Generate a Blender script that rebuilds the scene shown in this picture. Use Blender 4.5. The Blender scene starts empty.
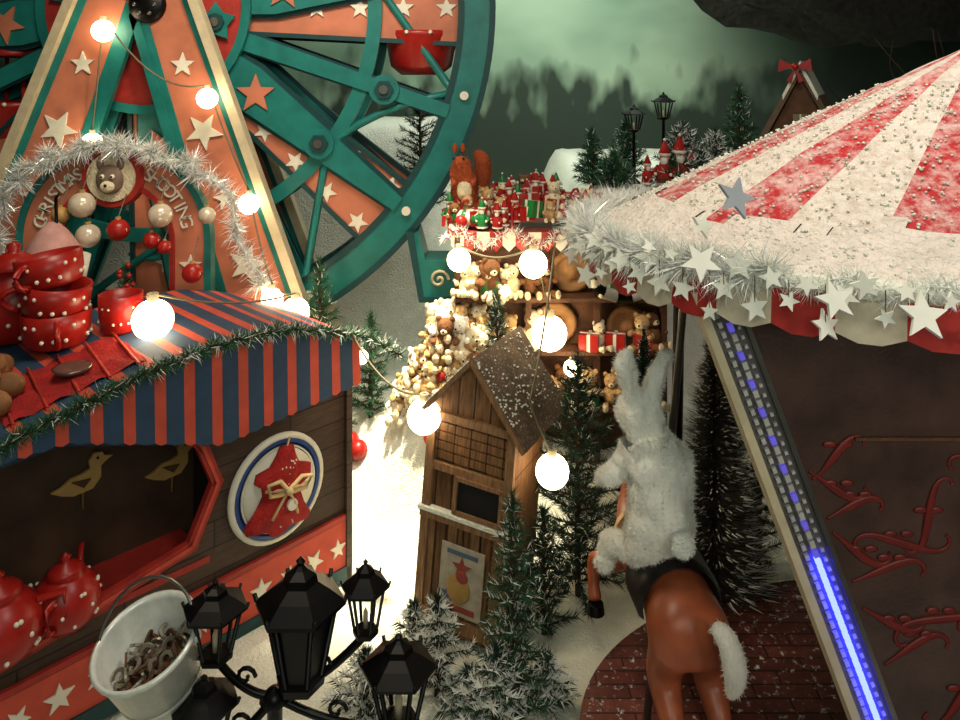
import bpy, math, random, bisect
from mathutils import Matrix, Vector, noise
random.seed(7)
R=random.random
def U(a,b): return a+(b-a)*R()
def ss(a,b,v):
    t=max(0,min(1,(v-a)/(b-a))); return t*t*(3-2*t)
def lin(c):
    return tuple(((x/255)/12.92 if x/255<=.04045 else ((x/255+.055)/1.055)**2.4) for x in c)
MATS={}
def mat(name,col,rough=.6,metal=0,var=.2,scale=8,bump=0,bscale=40,snow=0,emit=0,planks=None,spec=.4,stretch=None,snowcol=(235,232,222),soft=.04,sscale=14):
    if name in MATS: return MATS[name]
    m=bpy.data.materials.new(name); m.use_nodes=True; nt=m.node_tree; n=nt.nodes; L=nt.links
    b=n['Principled BSDF']; b.inputs['Roughness'].default_value=rough; b.inputs['Metallic'].default_value=metal
    b.inputs['Specular IOR Level'].default_value=spec
    c=lin(col)
    tc=n.new('ShaderNodeTexCoord'); src=tc.outputs['Object']
    if stretch:
        mp=n.new('ShaderNodeMapping'); mp.inputs['Scale'].default_value=stretch; L.new(src,mp.inputs['Vector']); nsrc=mp.outputs[0]
    else: nsrc=src
    nz=n.new('ShaderNodeTexNoise'); nz.inputs['Scale'].default_value=scale; nz.inputs['Detail'].default_value=5
    L.new(nsrc,nz.inputs['Vector'])
    rp=n.new('ShaderNodeValToRGB'); rp.color_ramp.elements[0].position=.3; rp.color_ramp.elements[1].position=.7
    rp.color_ramp.elements[0].color=tuple(x*(1-var) for x in c)+(1,)
    rp.color_ramp.elements[1].color=tuple(min(1,x*(1+var)) for x in c)+(1,)
    L.new(nz.outputs['Fac'],rp.inputs['Fac']); colout=rp.outputs['Color']
    if planks:
        plane,pw,ph=planks
        sp=n.new('ShaderNodeSeparateXYZ'); L.new(src,sp.inputs[0]); cb=n.new('ShaderNodeCombineXYZ')
        L.new(sp.outputs[plane[0]],cb.inputs[0]); L.new(sp.outputs[plane[1]],cb.inputs[1])
        bk=n.new('ShaderNodeTexBrick'); L.new(cb.outputs[0],bk.inputs['Vector'])
        bk.inputs['Scale'].default_value=1; bk.inputs['Brick Width'].default_value=pw; bk.inputs['Row Height'].default_value=ph
        bk.inputs['Mortar Size'].default_value=.008; bk.inputs['Mortar'].default_value=(.12,.1,.08,1)
        bk.inputs['Color1'].default_value=(1,1,1,1); bk.inputs['Color2'].default_value=(.65,.62,.6,1)
        mx=n.new('ShaderNodeMixRGB'); mx.blend_type='MULTIPLY'; mx.inputs[0].default_value=1
        L.new(colout,mx.inputs[1]); L.new(bk.outputs['Color'],mx.inputs[2]); colout=mx.outputs[0]
    if snow>0:
        ge=n.new('ShaderNodeNewGeometry'); s2=n.new('ShaderNodeSeparateXYZ'); L.new(ge.outputs['Normal'],s2.inputs[0])
        n2=n.new('ShaderNodeTexNoise'); n2.inputs['Scale'].default_value=sscale; n2.inputs['Detail'].default_value=8; n2.inputs['Roughness'].default_value=.75
        L.new(src,n2.inputs['Vector'])
        a=n.new('ShaderNodeMath'); a.operation='MULTIPLY_ADD'; a.inputs[1].default_value=.35; L.new(s2.outputs[2],a.inputs[0]); L.new(n2.outputs['Fac'],a.inputs[2])
        mr=n.new('ShaderNodeMapRange'); mr.inputs['From Min'].default_value=1.02-soft-snow*.5; mr.inputs['From Max'].default_value=1.02+soft-snow*.5
        L.new(a.outputs[0],mr.inputs['Value'])
        mx=n.new('ShaderNodeMixRGB'); L.new(mr.outputs[0],mx.inputs[0]); L.new(colout,mx.inputs[1]); mx.inputs[2].default_value=lin(snowcol)+(1,)
        colout=mx.outputs[0]
    L.new(colout,b.inputs['Base Color'])
    if bump:
        n3=n.new('ShaderNodeTexNoise'); n3.inputs['Scale'].default_value=bscale; n3.inputs['Detail'].default_value=6; L.new(nsrc,n3.inputs['Vector'])
        bp=n.new('ShaderNodeBump'); bp.inputs['Strength'].default_value=bump; bp.inputs['Distance'].default_value=.05
        L.new(n3.outputs['Fac'],bp.inputs['Height']); L.new(bp.outputs[0],b.inputs['Normal'])
    if emit:
        b.inputs['Emission Color'].default_value=c+(1,); b.inputs['Emission Strength'].default_value=emit
    MATS[name]=m; return m

SNOW=mat('snow',(234,234,218),.8,var=.06,bump=.7,bscale=35)
RED=mat('red_glaze',(156,28,22),.34,var=.15)
REDM=mat('red_paint',(160,44,36),.5,var=.15,bump=.1)
REDF=mat('red_felt',(160,28,26),.9,var=.25,bump=.5)
WHT=mat('white_paint',(222,216,198),.5,var=.06)
CREAM=mat('cream_board',(196,180,148),.6,var=.12)
TEAL=mat('teal_paint',(26,108,102),.4,var=.2,scale=4)
TEALD=mat('teal_dark',(12,58,60),.5,var=.15)
ORG=mat('salmon_board',(188,112,84),.55,var=.18,scale=3)
NAVY=mat('navy_canvas',(38,62,88),.7,var=.15)
CRS=mat('coral_canvas',(192,74,54),.7,var=.12)
DWOOD=mat('dark_plank',(72,52,40),.6,var=.35,scale=5,stretch=(1,1,9),planks=((0,2),1.6,.24),bump=.2)
WOOD=mat('weathered_plank',(128,88,52),.75,var=.5,scale=5,stretch=(9,9,1),planks=((2,0),3.0,.16),bump=.5)
ROOFW=mat('roof_board',(104,84,66),.85,var=.3,scale=5,bump=.3,snow=.40,soft=.05,sscale=34,snowcol=(214,206,192))
BWOOD=mat('brown_wood',(88,56,34),.7,var=.4,scale=5,bump=.3)
BLK=mat('black_iron',(14,12,11),.38,metal=.5,var=.3,spec=.5)
DARK=mat('dark_recess',(14,11,9),.8,var=.3)
GRN=mat('needle_green',(36,82,52),.6,var=.3)
GRN2=mat('needle_dark',(24,54,38),.6,var=.3)
GRNB=mat('needle_brown',(84,78,66),.7,var=.3)
BARK=mat('bark',(62,42,28),.9,var=.4,bump=.4)
FLK=mat('flock_white',(232,232,224),.8,var=.05)
TINS=mat('tinsel',(230,230,230),.25,metal=.35,var=.05)
GALV=mat('galvanised_steel',(224,224,216),.3,metal=.2,var=.08,scale=20)
STEEL=mat('steel_pole',(120,115,108),.3,metal=.8,var=.1)
FUR=mat('white_fur',(242,238,228),.9,var=.05,bump=.5,bscale=24)
HORSE=mat('horse_brown',(156,80,50),.38,var=.25,scale=5)
HAIRW=mat('horse_tail_white',(232,226,214),.6,var=.1,stretch=(8,8,1),bump=.5)
SADL=mat('saddle_leather',(24,20,20),.4,var=.3)
GOLD=mat('tan_gold',(176,138,78),.5,var=.15)
BEAR=mat('plush_tan',(186,150,102),.95,var=.25,bump=.5)
BEARL=mat('plush_cream',(222,206,172),.95,var=.15,bump=.5)
BEARD=mat('plush_brown',(112,72,42),.95,var=.25,bump=.5)
GBALL=mat('green_ball',(26,110,52),.3)
BLUE=mat('blue_ring',(44,72,128),.4)
CREAMB=mat('bauble_cream',(212,196,172),.2,metal=.2)
BULB=mat('bulb_glow',(255,232,186),.4,emit=13)
LEDB=mat('led_blue',(34,40,255),.4,emit=34)
LEDP=mat('led_violet',(90,80,190),.4,emit=.7)
LEDW=mat('led_module',(190,186,180),.4,metal=.2)
WIRE=mat('wire_clear',(120,110,86),.5)
NUT=mat('nut_brown',(128,84,48),.7,var=.3)
BURLAP=mat('twine',(196,170,124),.9)
PINK=mat('pink_paper',(190,140,132),.7)

class MB:
    def __init__(s,name,frame=None):
        s.name=name; s.F=frame or Matrix.Identity(4); s.M=Matrix.Identity(4); s.v=[];s.f=[];s.mi=[];s.sm=[];s.mats=[]
    def add(s,vs,fs,m,smooth=False):
        if m not in s.mats: s.mats.append(m)
        k=s.mats.index(m); o=len(s.v); M=s.M
        s.v.extend([M@Vector(p) for p in vs])
        for f in fs: s.f.append([i+o for i in f]); s.mi.append(k); s.sm.append(smooth)
    def box(s,c,d,m):
        x,y,z=c; a,b,h=d[0]/2,d[1]/2,d[2]/2
        vs=[(x+i*a,y+j*b,z+k*h) for i in(-1,1) for j in(-1,1) for k in(-1,1)]
        s.add(vs,[(0,1,3,2),(4,6,7,5),(0,4,5,1),(2,3,7,6),(0,2,6,4),(1,5,7,3)],m)
    def lathe(s,pr,m,c=(0,0,0),seg=20,smooth=True,axis='z',sy=1):
        vs=[];fs=[]
        for r,z in pr:
            for i in range(seg):
                a=2*math.pi*i/seg; p=(r*math.cos(a),sy*r*math.sin(a),z)
                if axis=='y': p=(p[0],p[2],p[1])
                if axis=='x': p=(p[2],p[0],p[1])
                vs.append((p[0]+c[0],p[1]+c[1],p[2]+c[2]))
        for j in range(len(pr)-1):
            for i in range(seg):
                fs.append((j*seg+i,j*seg+(i+1)%seg,(j+1)*seg+(i+1)%seg,(j+1)*seg+i))
        s.add(vs,fs,m,smooth)
    def cyl(s,c,r,h,m,seg=20,axis='z',r2=None):
        r2=r if r2 is None else r2
        s.lathe([(0,0),(r,0),(r,0),(r2,h),(r2,h),(0,h)],m,c,seg,False,axis)
    def sph(s,c,r,m,seg=14,rings=9):
        if not isinstance(r,tuple): r=(r,r,r)
        vs=[];fs=[]
        for j in range(rings+1):
            t=math.pi*j/rings
            for i in range(seg):
                a=2*math.pi*i/seg
                vs.append((c[0]+r[0]*math.sin(t)*math.cos(a),c[1]+r[1]*math.sin(t)*math.sin(a),c[2]+r[2]*math.cos(t)))
        for j in range(rings):
            for i in range(seg):
                fs.append((j*seg+i,(j+1)*seg+i,(j+1)*seg+(i+1)%seg,j*seg+(i+1)%seg))
        s.add(vs,fs,m,True)
    def prism(s,poly,y0,y1,m):
        n=len(poly); vs=[(p[0],y0,p[1]) for p in poly]+[(p[0],y1,p[1]) for p in poly]
        fs=[tuple(range(n)),tuple(range(2*n-1,n-1,-1))]+[(i,i+n,(i+1)%n+n,(i+1)%n) for i in range(n)]
        s.add(vs,fs,m)
    def star(s,x,z,r,y0,y1,m,rot=0,q=.42):
        s.prism([(x+(r if i%2==0 else r*q)*math.sin(rot+i*math.pi/5),z+(r if i%2==0 else r*q)*math.cos(rot+i*math.pi/5)) for i in range(10)],y0,y1,m)
    def ring(s,cx,cz,r0,r1,y0,y1,m,seg=96,a0=0,a1=2*math.pi):
        vs=[];fs=[];full=abs(a1-a0-2*math.pi)<1e-4; n=seg if full else seg+1
        for i in range(n):
            a=a0+(a1-a0)*i/seg
            for r,y in((r0,y0),(r1,y0),(r1,y1),(r0,y1)): vs.append((cx+r*math.cos(a),y,cz+r*math.sin(a)))
        for i in range(seg):
            j=(i+1)%n
            for k in range(4): fs.append((i*4+k,j*4+k,j*4+(k+1)%4,i*4+(k+1)%4))
        if not full: fs+= [(0,1,2,3),((n-1)*4+3,(n-1)*4+2,(n-1)*4+1,(n-1)*4)]
        s.add(vs,fs,m)
    def tube(s,pts,r,m,seg=8,fy=1):
        pts=[Vector(p) for p in pts]; n=len(pts); vs=[];fs=[]
        up=Vector((.13,.21,.97))
        for i,p in enumerate(pts):
            t=(pts[min(i+1,n-1)]-pts[max(i-1,0)]).normalized()
            a=t.cross(up)
            if a.length<.05: a=t.cross(Vector((1,0,0)))
            a.normalize(); b=t.cross(a)
            rr=r[i] if isinstance(r,(list,tuple)) else r
            for k in range(seg):
                g=2*math.pi*k/seg; o=a*math.cos(g)*rr+b*math.sin(g)*rr
                if fy!=1: o.y*=fy
                vs.append(tuple(p+o))
        for i in range(n-1):
            for k in range(seg): fs.append((i*seg+k,i*seg+(k+1)%seg,(i+1)*seg+(k+1)%seg,(i+1)*seg+k))
        fs.append(tuple(range(seg))); fs.append(tuple(range((n-1)*seg,n*seg)))
        s.add(vs,fs,m,True)
    def needles(s,items,m):
        vs=[];fs=[]
        for p,d,w in items:
            q=Vector((R()-.5,R()-.5,R()-.5)); a=d.cross(q)
            if a.length<1e-6: continue
            a=a.normalized()*w; o=len(vs)
            vs+= [tuple(p+a),tuple(p-a),tuple(p+d)]; fs.append((o,o+1,o+2))
        s.add(vs,fs,m)
    def done(s):
        me=bpy.data.meshes.new(s.name)
        V=s.v
        if s.F==Matrix.Identity(4):
            xs=[p.x for p in V];ys=[p.y for p in V];zs=[p.z for p in V]
            o=Vector(((min(xs)+max(xs))/2,(min(ys)+max(ys))/2,min(zs)))
            V=[p-o for p in V]; F=Matrix.Translation(o)
        else: F=s.F
        me.from_pydata([tuple(p) for p in V],[],s.f)
        for m in s.mats: me.materials.append(m)
        me.polygons.foreach_set('material_index',s.mi); me.polygons.foreach_set('use_smooth',s.sm)
        me.update(); ob=bpy.data.objects.new(s.name,me); bpy.context.scene.collection.objects.link(ob); ob.matrix_world=F
        return ob
def T(x,y,z): return Matrix.Translation((x,y,z))
def Rz(a): return Matrix.Rotation(math.radians(a),4,'Z')
def Rx(a): return Matrix.Rotation(math.radians(a),4,'X')
def Ry(a): return Matrix.Rotation(math.radians(a),4,'Y')
I4=Matrix.Identity(4)

def skin(verts,edges,radii,lv=2):
    me=bpy.data.meshes.new('tmp'); me.from_pydata(verts,edges,[]); ob=bpy.data.objects.new('tmp',me)
    bpy.context.scene.collection.objects.link(ob)
    ob.modifiers.new('s','SKIN'); sv=me.skin_vertices[0].data
    for i,r in enumerate(radii): sv[i].radius=(r,r) if not isinstance(r,tuple) else r
    sv[0].use_root=True
    sb=ob.modifiers.new('b','SUBSURF'); sb.levels=lv; sb.render_levels=lv
    dg=bpy.context.evaluated_depsgraph_get(); ev=ob.evaluated_get(dg); m2=ev.to_mesh()
    vs=[tuple(v.co) for v in m2.vertices]; fs=[tuple(p.vertices) for p in m2.polygons]; nm=[tuple(v.normal) for v in m2.vertices]
    ev.to_mesh_clear(); bpy.data.objects.remove(ob); bpy.data.meshes.remove(me)
    return vs,fs,nm
def skinobj(mb,verts,edges,radii,m,lv=2,fur=0,furl=.05,furm=None,jit=0,fw=.07):
    vs,fs,nm=skin(verts,edges,radii,lv)
    if jit: vs=[tuple(Vector(v)+Vector(nn)*jit*(noise.noise(Vector(v)*6)+.6*noise.noise(Vector(v)*15))) for v,nn in zip(vs,nm)]
    mb.add(vs,fs,m,True)
    if fur:
        it=[]; ar=[]; tot=0
        for f in fs:
            tot+=(Vector(vs[f[2]])-Vector(vs[f[0]])).length**2; ar.append(tot)
        for i in range(fur):
            f=fs[min(len(fs)-1,bisect.bisect(ar,R()*tot))]; w_=[R() for _ in f]; sw=sum(w_)
            p=sum((Vector(vs[k])*(ww/sw) for k,ww in zip(f,w_)),Vector()); nn=sum((Vector(nm[k]) for k in f),Vector()).normalized()
            d=(nn*.7+Vector((U(-1,1),U(-1,1),U(-1.1,.6)))*.9).normalized()*furl*U(.5,1.2); it.append((p,d,furl*fw))
        mb.needles(it,furm or m)

# ---------- ground terrain
def tz(x,y):
    b=.9*ss(8.3,10.4,y)
    w=ss(1.0,1.8,x); l=1-ss(-1.0,-.2,x)
    b+=(1-w)*(l*3.5+(1-l)*1.2)*ss(11.3,13.4,y)+w*2.75*ss(10.9,11.3,y)
    b+=1.5*math.exp(-(((x+.25)/1.25)**2+(y-9.4)**2)/.40)
    b+=.10*noise.noise((x*.9,y*.9,0)) +.03*noise.noise((x*4,y*4,3))
    return b
g=MB('snow_ground'); nx,ny=150,120; vs=[];fs=[]
for j in range(ny+1):
    for i in range(nx+1):
        x=-11+22*i/nx; y=2+16.0*j/ny; vs.append((x,y,tz(x,y)))
for j in range(ny):
    for i in range(nx):
        a=j*(nx+1)+i; fs.append((a,a+1,a+nx+2,a+nx+1))
g.add(vs,fs,SNOW,True); g.done()
fl=MB('floor'); fl.box((0,8.5,-.3),(23,19,.2),DARK); fl.done()

# ---------- painted backdrop
bm=bpy.data.materials.new('painted_sky'); bm.use_nodes=True; nt=bm.node_tree;n=nt.nodes;L=nt.links
b=n['Principled BSDF']; b.inputs['Roughness'].default_value=.9; b.inputs['Specular IOR Level'].default_value=.1
tc=n.new('ShaderNodeTexCoord'); mp=n.new('ShaderNodeMapping'); mp.inputs['Scale'].default_value=(.5,1,1.1); L.new(tc.outputs['Object'],mp.inputs[0])
nz=n.new('ShaderNodeTexNoise'); nz.inputs['Scale'].default_value=.45; nz.inputs['Detail'].default_value=3; nz.inputs['Distortion'].default_value=.3; L.new(mp.outputs[0],nz.inputs['Vector'])
rp=n.new('ShaderNodeValToRGB'); e=rp.color_ramp.elements; e[0].position=.32;e[0].color=lin((92,120,102))+(1,); e[1].position=.68; e[1].color=lin((152,172,148))+(1,)
L.new(nz.outputs['Fac'],rp.inputs[0])
sp=n.new('ShaderNodeSeparateXYZ'); L.new(tc.outputs['Object'],sp.inputs[0])
mp2=n.new('ShaderNodeMapping'); mp2.inputs['Scale'].default_value=(1.5,1,.7); mp2.inputs['Location'].default_value=(3.1,0,0); L.new(tc.outputs['Object'],mp2.inputs[0])
n2=n.new('ShaderNodeTexNoise'); n2.inputs['Scale'].default_value=1.0; n2.inputs['Detail'].default_value=2.5; L.new(mp2.outputs[0],n2.inputs['Vector'])
m1=n.new('ShaderNodeMath'); m1.operation='MULTIPLY_ADD'; m1.inputs[1].default_value=-4.2; L.new(n2.outputs['Fac'],m1.inputs[0]); L.new(sp.outputs[2],m1.inputs[2])
mr=n.new('ShaderNodeMapRange'); mr.inputs['From Min'].default_value=2.5; mr.inputs['From Max'].default_value=3.5; L.new(m1.outputs[0],mr.inputs[0])
mx=n.new('ShaderNodeMixRGB'); L.new(mr.outputs[0],mx.inputs[0]); mx.inputs[1].default_value=lin((50,60,52))+(1,); L.new(rp.outputs[0],mx.inputs[2])
ad=n.new('ShaderNodeMath'); ad.operation='MULTIPLY_ADD'; ad.inputs[1].default_value=2.5; L.new(nz.outputs['Fac'],ad.inputs[0]); L.new(sp.outputs[0],ad.inputs[2])
mr2=n.new('ShaderNodeMapRange'); mr2.inputs['From Min'].default_value=6.2; mr2.inputs['From Max'].default_value=9.6; L.new(ad.outputs[0],mr2.inputs[0])
mx2=n.new('ShaderNodeMixRGB'); L.new(mr2.outputs[0],mx2.inputs[0]); L.new(mx.outputs[0],mx2.inputs[1]); mx2.inputs[2].default_value=lin((70,82,74))+(1,)
L.new(mx2.outputs[0],b.inputs['Base Color'])
wb=MB('wall_back',T(0,17.8,0)); wb.box((0,0,5),(24,.1,11),bm); wb.done()
wm=mat('side_wall_paint',(46,60,52),.9,var=.2,scale=1)
w=MB('wall_left'); w.box((-11.6,8.9,5),(.1,18,11),wm); w.done()
w=MB('wall_right'); w.box((11.6,8.9,5),(.1,18,11),wm); w.done()
w=MB('ceiling'); w.box((0,11,10.4),(24,14,.1),mat('ceiling_paint',(22,24,22),.9)); w.done()
rk=MB('hanging_rock_mountain'); vs=[];fs=[];nn=48
for j in range(20):
    for i in range(nn):
        a=2*math.pi*i/nn; t=math.pi*j/19
        p=Vector((math.sin(t)*math.cos(a)*4.8,math.sin(t)*math.sin(a)*1.2,math.cos(t)*2.1))
        k=1+.2*noise.noise(p*.9)+.1*noise.noise(p*2.6)
        vs.append((7.9+p.x*k,14.6+p.y*k,8.05+p.z*k))
for j in range(19):
    for i in range(nn): fs.append((j*nn+i,j*nn+(i+1)%nn,(j+1)*nn+(i+1)%nn,(j+1)*nn+i))
rk.add(vs,fs,mat('dark_rock',(34,32,28),.9,var=.5,bump=.8,bscale=6),True); rk.done()

# ---------- conifers
def conifer(name,x,y,h,r,z=None,m=GRN,snow=.1,nb=70,dn=9,nl=.11,w=.006,up=.25):
    z=tz(x,y)-.02 if z is None else z
    o=MB(name); o.tube([(x,y,z),(x+U(-.03,.03),y,z+h*.5),(x,y,z+h)],[.035,.025,.008],BARK,6)
    A=[];B=[]
    for i in range(nb):
        t=(i+.5)/nb; zz=z+h*(.06+.9*t); Ln=r*(1.05-t)**.75*U(.75,1.1); a=i*2.399+U(-.3,.3)
        d=Vector((math.cos(a),math.sin(a),up*(1+t)+U(-.12,.12))).normalized()
        p0=Vector((x,y,zz)); o.tube([p0,p0+d*Ln],[.012,.004],BARK,4)
        k=max(3,int(Ln/.022))
        for j in range(k):
            q=p0+d*(Ln*(j+.5)/k)
            for s in range(dn//2+1):
                v=Vector((U(-1,1),U(-1,1),U(-1,1))).normalized(); v=(v-d*v.dot(d)).normalized()
                dd=(d*.9+v).normalized()*nl*U(.7,1.1)
                (B if R()<snow*(1.6 if dd.z>0 else .3) else A).append((q,dd,w))
    for j in range(120):
        dd=Vector((U(-1,1),U(-1,1),U(.3,2))).normalized()*nl; A.append((Vector((x,y,z+h*U(.8,1))),dd,w))
    o.needles(A,m)
    if B: o.needles(B,FLK)
    return o
def brush(name,x,y,h,r,m,snow=.2,nn=9000,z=None,lean=0):
    z=tz(x,y)-.02 if z is None else z
    o=MB(name); o.tube([(x,y,z),(x+lean,y,z+h)],[.03,.012],BARK,6); A=[];B=[]
    for i in range(nn):
        t=R()**1.1; a=U(0,6.283); zz=z+h*(.05+.95*t); Ln=r*(1.03-t)**.8*U(.7,1.05)*(1-.25*(math.sin(t*60)>.3))
        d=Vector((math.cos(a),math.sin(a),U(.15,.6)))*Ln
        p=Vector((x+lean*t,y,zz))
        if R()<snow: B.append((p+d*.75,d*.3,.008))
        A.append((p,d,.007))
    o.needles(A,m); o.needles(B,FLK); return o

conifer('pine_tree',1.0,7.75,2.5,.7,m=GRN2,snow=.05,nb=120).done()
conifer('pine_tree',.26,6.15,1.88,.38,m=GRN,snow=.16,nb=90,nl=.1).done()
conifer('pine_tree',-2.04,9.65,2.35,.5,m=GRN,snow=.05,nb=80).done()
conifer('pine_tree',-1.42,9.9,1.35,.34,m=GRN,snow=.05,nb=60).done()
conifer('pine_tree',.62,7.3,1.2,.34,m=GRN2,snow=.08,nb=50).done()
conifer('pine_tree',3.0,8.2,2.3,.6,m=GRN2,snow=.1,nb=60).done()
brush('bottle_brush_tree',2.3,7.45,2.9,.66,GRNB,.14,15000).done()
brush('bottle_brush_tree',1.75,8.1,2.6,.45,GRN2,.1,7000).done()
for (x,y,h,r) in((-.36,6.45,.85,.4),(-.95,6.3,.55,.35),(.12,5.95,.75,.35),(-.6,6.9,.5,.26),(.55,6.3,.45,.28),(-.1,6.2,.4,.3)):
    conifer('flocked_fir_sprig',x,y,h,r,m=GRN2,snow=.7,nb=34,nl=.1,w=.009).done()
for (x,y,h,r,sn) in((3.95,11.6,1.5,.45,.05),(3.1,11.6,1.0,.55,.3),(1.72,11.7,.9,.3,.05),(2.3,12.0,.95,.4,.08),(3.55,11.5,.85,.4,.4),(6.35,11.6,1.5,.4,.55),(7.2,12,1.8,.6,.2),(2.9,11.35,.5,.35,.1),(1.5,11.5,.6,.35,.05),(3.3,11.35,.55,.4,.3),(2.0,11.4,.5,.4,.05),(1.25,11.8,.9,.4,.05)):
    conifer('pine_tree',x,y,h,r,m=GRN if sn<.3 else GRN2,snow=sn,nb=60,nl=.12,w=.008).done()
conifer('pine_tree',-.95,11.9,2.0,.6,z=3.1,m=GRN2,snow=.02,nb=60).done()

# ---------- ferris wheel
fw=MB('ferris_wheel'); HX,HZ=-4.45,6.217
def wheelside(y0,y1,front):
    fw.ring(HX,HZ,4.24,4.6,y0,y1,TEAL,128); fw.ring(HX,HZ,4.16,4.24,y0-.02,y1+.02,TEALD,128); fw.ring(HX,HZ,4.58,4.66,y0-.02,y1+.02,TEALD,128)
    fw.ring(HX,HZ,2.95,3.14,y0+.01,y1-.01,TEAL,96)
    for k in range(8):
        a=math.radians(-38+45*k); c,s_=math.cos(a),math.sin(a)
        def pt(r,o): return (HX+c*r-s_*o,HZ+s_*r+c*o)
        fw.prism([pt(.5,-.16),pt(1.7,-.30),pt(4.26,-.10),pt(4.26,.10),pt(1.7,.30),pt(.5,.16)],y0-.05,y0+.02,TEAL)
        fw.prism([pt(.5,-.2),pt(1.7,-.36),pt(4.26,-.15),pt(4.26,.15),pt(1.7,.36),pt(.5,.2)],y0+.02,y0+.05,TEALD)
        if front:
            x,z=pt(2.94,0); fw.cyl((x,y0-.10,z),.2,.05,TEAL,24,'y'); fw.cyl((x,y0-.14,z),.13,.08,TEALD,6,'y'); fw.cyl((x,y0-.17,z),.06,.04,STEEL,12,'y')
            x,z=pt(1.87,0); fw.star(x,z,.27,y0-.08,y0-.05,ORG,rot=.1*k)
        a=math.radians(-19+45*k); c,s_=math.cos(a),math.sin(a)
        fw.prism([pt(1.4,-.12),pt(4.26,-.09),pt(4.26,.09),pt(1.4,.12)],y0-.03,y0+.02,TEAL)
        fw.prism([pt(1.4,-.15),pt(4.26,-.12),pt(4.26,.12),pt(1.4,.15)],y0+.02,y0+.04,TEALD)
        if front:
            x,z=pt(3.36,0); fw.cyl((x,y0-.08,z),.2,.05,TEAL,24,'y'); fw.cyl((x,y0-.12,z),.13,.08,TEALD,6,'y'); fw.cyl((x,y0-.15,z),.06,.04,STEEL,12,'y')
        a=math.radians((0 if k==0 else 4)+45*k); c,s_=math.cos(a),math.sin(a)
        fw.prism([pt(.3,-.26),pt(4.26,-.46),pt(4.26,.46),pt(.3,.26)],y1-.06,y1,ORG)
        for o in(-1,1): fw.prism([pt(.3,o*.26),pt(4.26,o*.46),pt(4.26,o*.52),pt(.3,o*.32)],y1-.1,y1,TEALD)
        if front:
            for j in range(6):
                for o in((0,) if k!=7 else (.33,-.33)):
                    x,z=pt(1.1+j*.58,o*(.5+j*.1)); fw.star(x,z,.15,y1-.085,y1-.05,WHT,rot=a)
wheelside(10.15,10.28,True); wheelside(11.0,11.1,False)
for k in range(16):
    a=math.radians(-38+22.5*k); b_=math.radians(-38+22.5*(k+1))
    r1,r2=(3.05,4.25) if k%2==0 else (4.25,3.05)
    p=Vector((HX+r1*math.cos(a),10.2,HZ+r1*math.sin(a))); q=Vector((HX+r2*math.cos(b_),10.2,HZ+r2*math.sin(b_)))
    P=[p.lerp(q,t/6)+(p.lerp(q,.5)-Vector((HX,10.2,HZ))).normalized()*(.0 if k%2 else 1)*-.18*4*(t/6)*(1-t/6) for t in range(7)]
    fw.tube(P,.055,TEAL,6)
    p=Vector((HX+4.4*math.cos(a),10.2,HZ+4.4*math.sin(a))); fw.tube([p,p+Vector((0,.9,0))],.04,STEEL,6)
    fw.cyl((p.x,10.08,p.z),.06,.05,WHT,10,'y')
fw.ring(HX,HZ,.02,1.35,10.05,10.1,REDM,48); fw.ring(HX,HZ,1.3,1.42,10.02,10.12,TEAL,48)
for k in range(6):
    a=math.radians(-12+60*k); fw.star(HX+1.0*math.cos(a),HZ+1.0*math.sin(a),.27,9.97,10.0,TEAL,rot=k,q=.6); fw.cyl((HX+1.0*math.cos(a),9.93,HZ+1.0*math.sin(a)),.12,.06,TEALD,8,'y'); fw.cyl((HX+1.0*math.cos(a),9.91,HZ+1.0*math.sin(a)),.06,.04,STEEL,12,'y')
fw.lathe([(0,0),(.2,0),(.24,.06),(.24,1.9),(0,1.9)],BLK,(HX+.17,9.7,HZ),20,True,'y')
for k in range(6): a=k*1.047; fw.sph((HX+.17+.13*math.cos(a),9.69,HZ+.13*math.sin(a)),.03,STEEL,6,4)
def leg(ax,az,bx,bz,w0,w1,y):
    d=Vector((bx-ax,bz-az)).normalized(); nrm=Vector((-d.y,d.x))
    A=Vector((ax,az));B=Vector((bx,bz))
    def q(p,o): v=p+nrm*o; return (v.x,v.y)
    fw.prism([q(A,-w0),q(B,-w1),q(B,w1),q(A,w0)],y,y+.06,ORG)
    for o in(-1,1):
        out=(o>0)==(bx>ax)
        fw.prism([q(A,o*w0),q(B,o*w1),q(B,o*(w1+.12)),q(A,o*(w0+.12))],y-.12 if out else y-.03,y+.07,CREAM if out else TEAL)
        fw.prism([q(A,o*(w0-.1)),q(B,o*(w1-.1)),q(B,o*w1),q(A,o*w0)],y-.02,y+.07,TEAL)
    ln=(B-A).length
    for j in range(int(ln/.9)):
        p=A+d*(.95+j*.9); fw.star(p.x,p.y,.16+.09*(j%2),y-.03,y,WHT,rot=j*.5)
leg(-4.12,6.35,-2.3,.7,.34,.52,9.8)
leg(-4.78,6.35,-6.9,.7,.34,.52,9.8)
leg(-4.3,6.35,-2.3,.7,.3,.4,11.35)
leg(-4.6,6.35,-6.9,.7,.3,.4,11.35)
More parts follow.
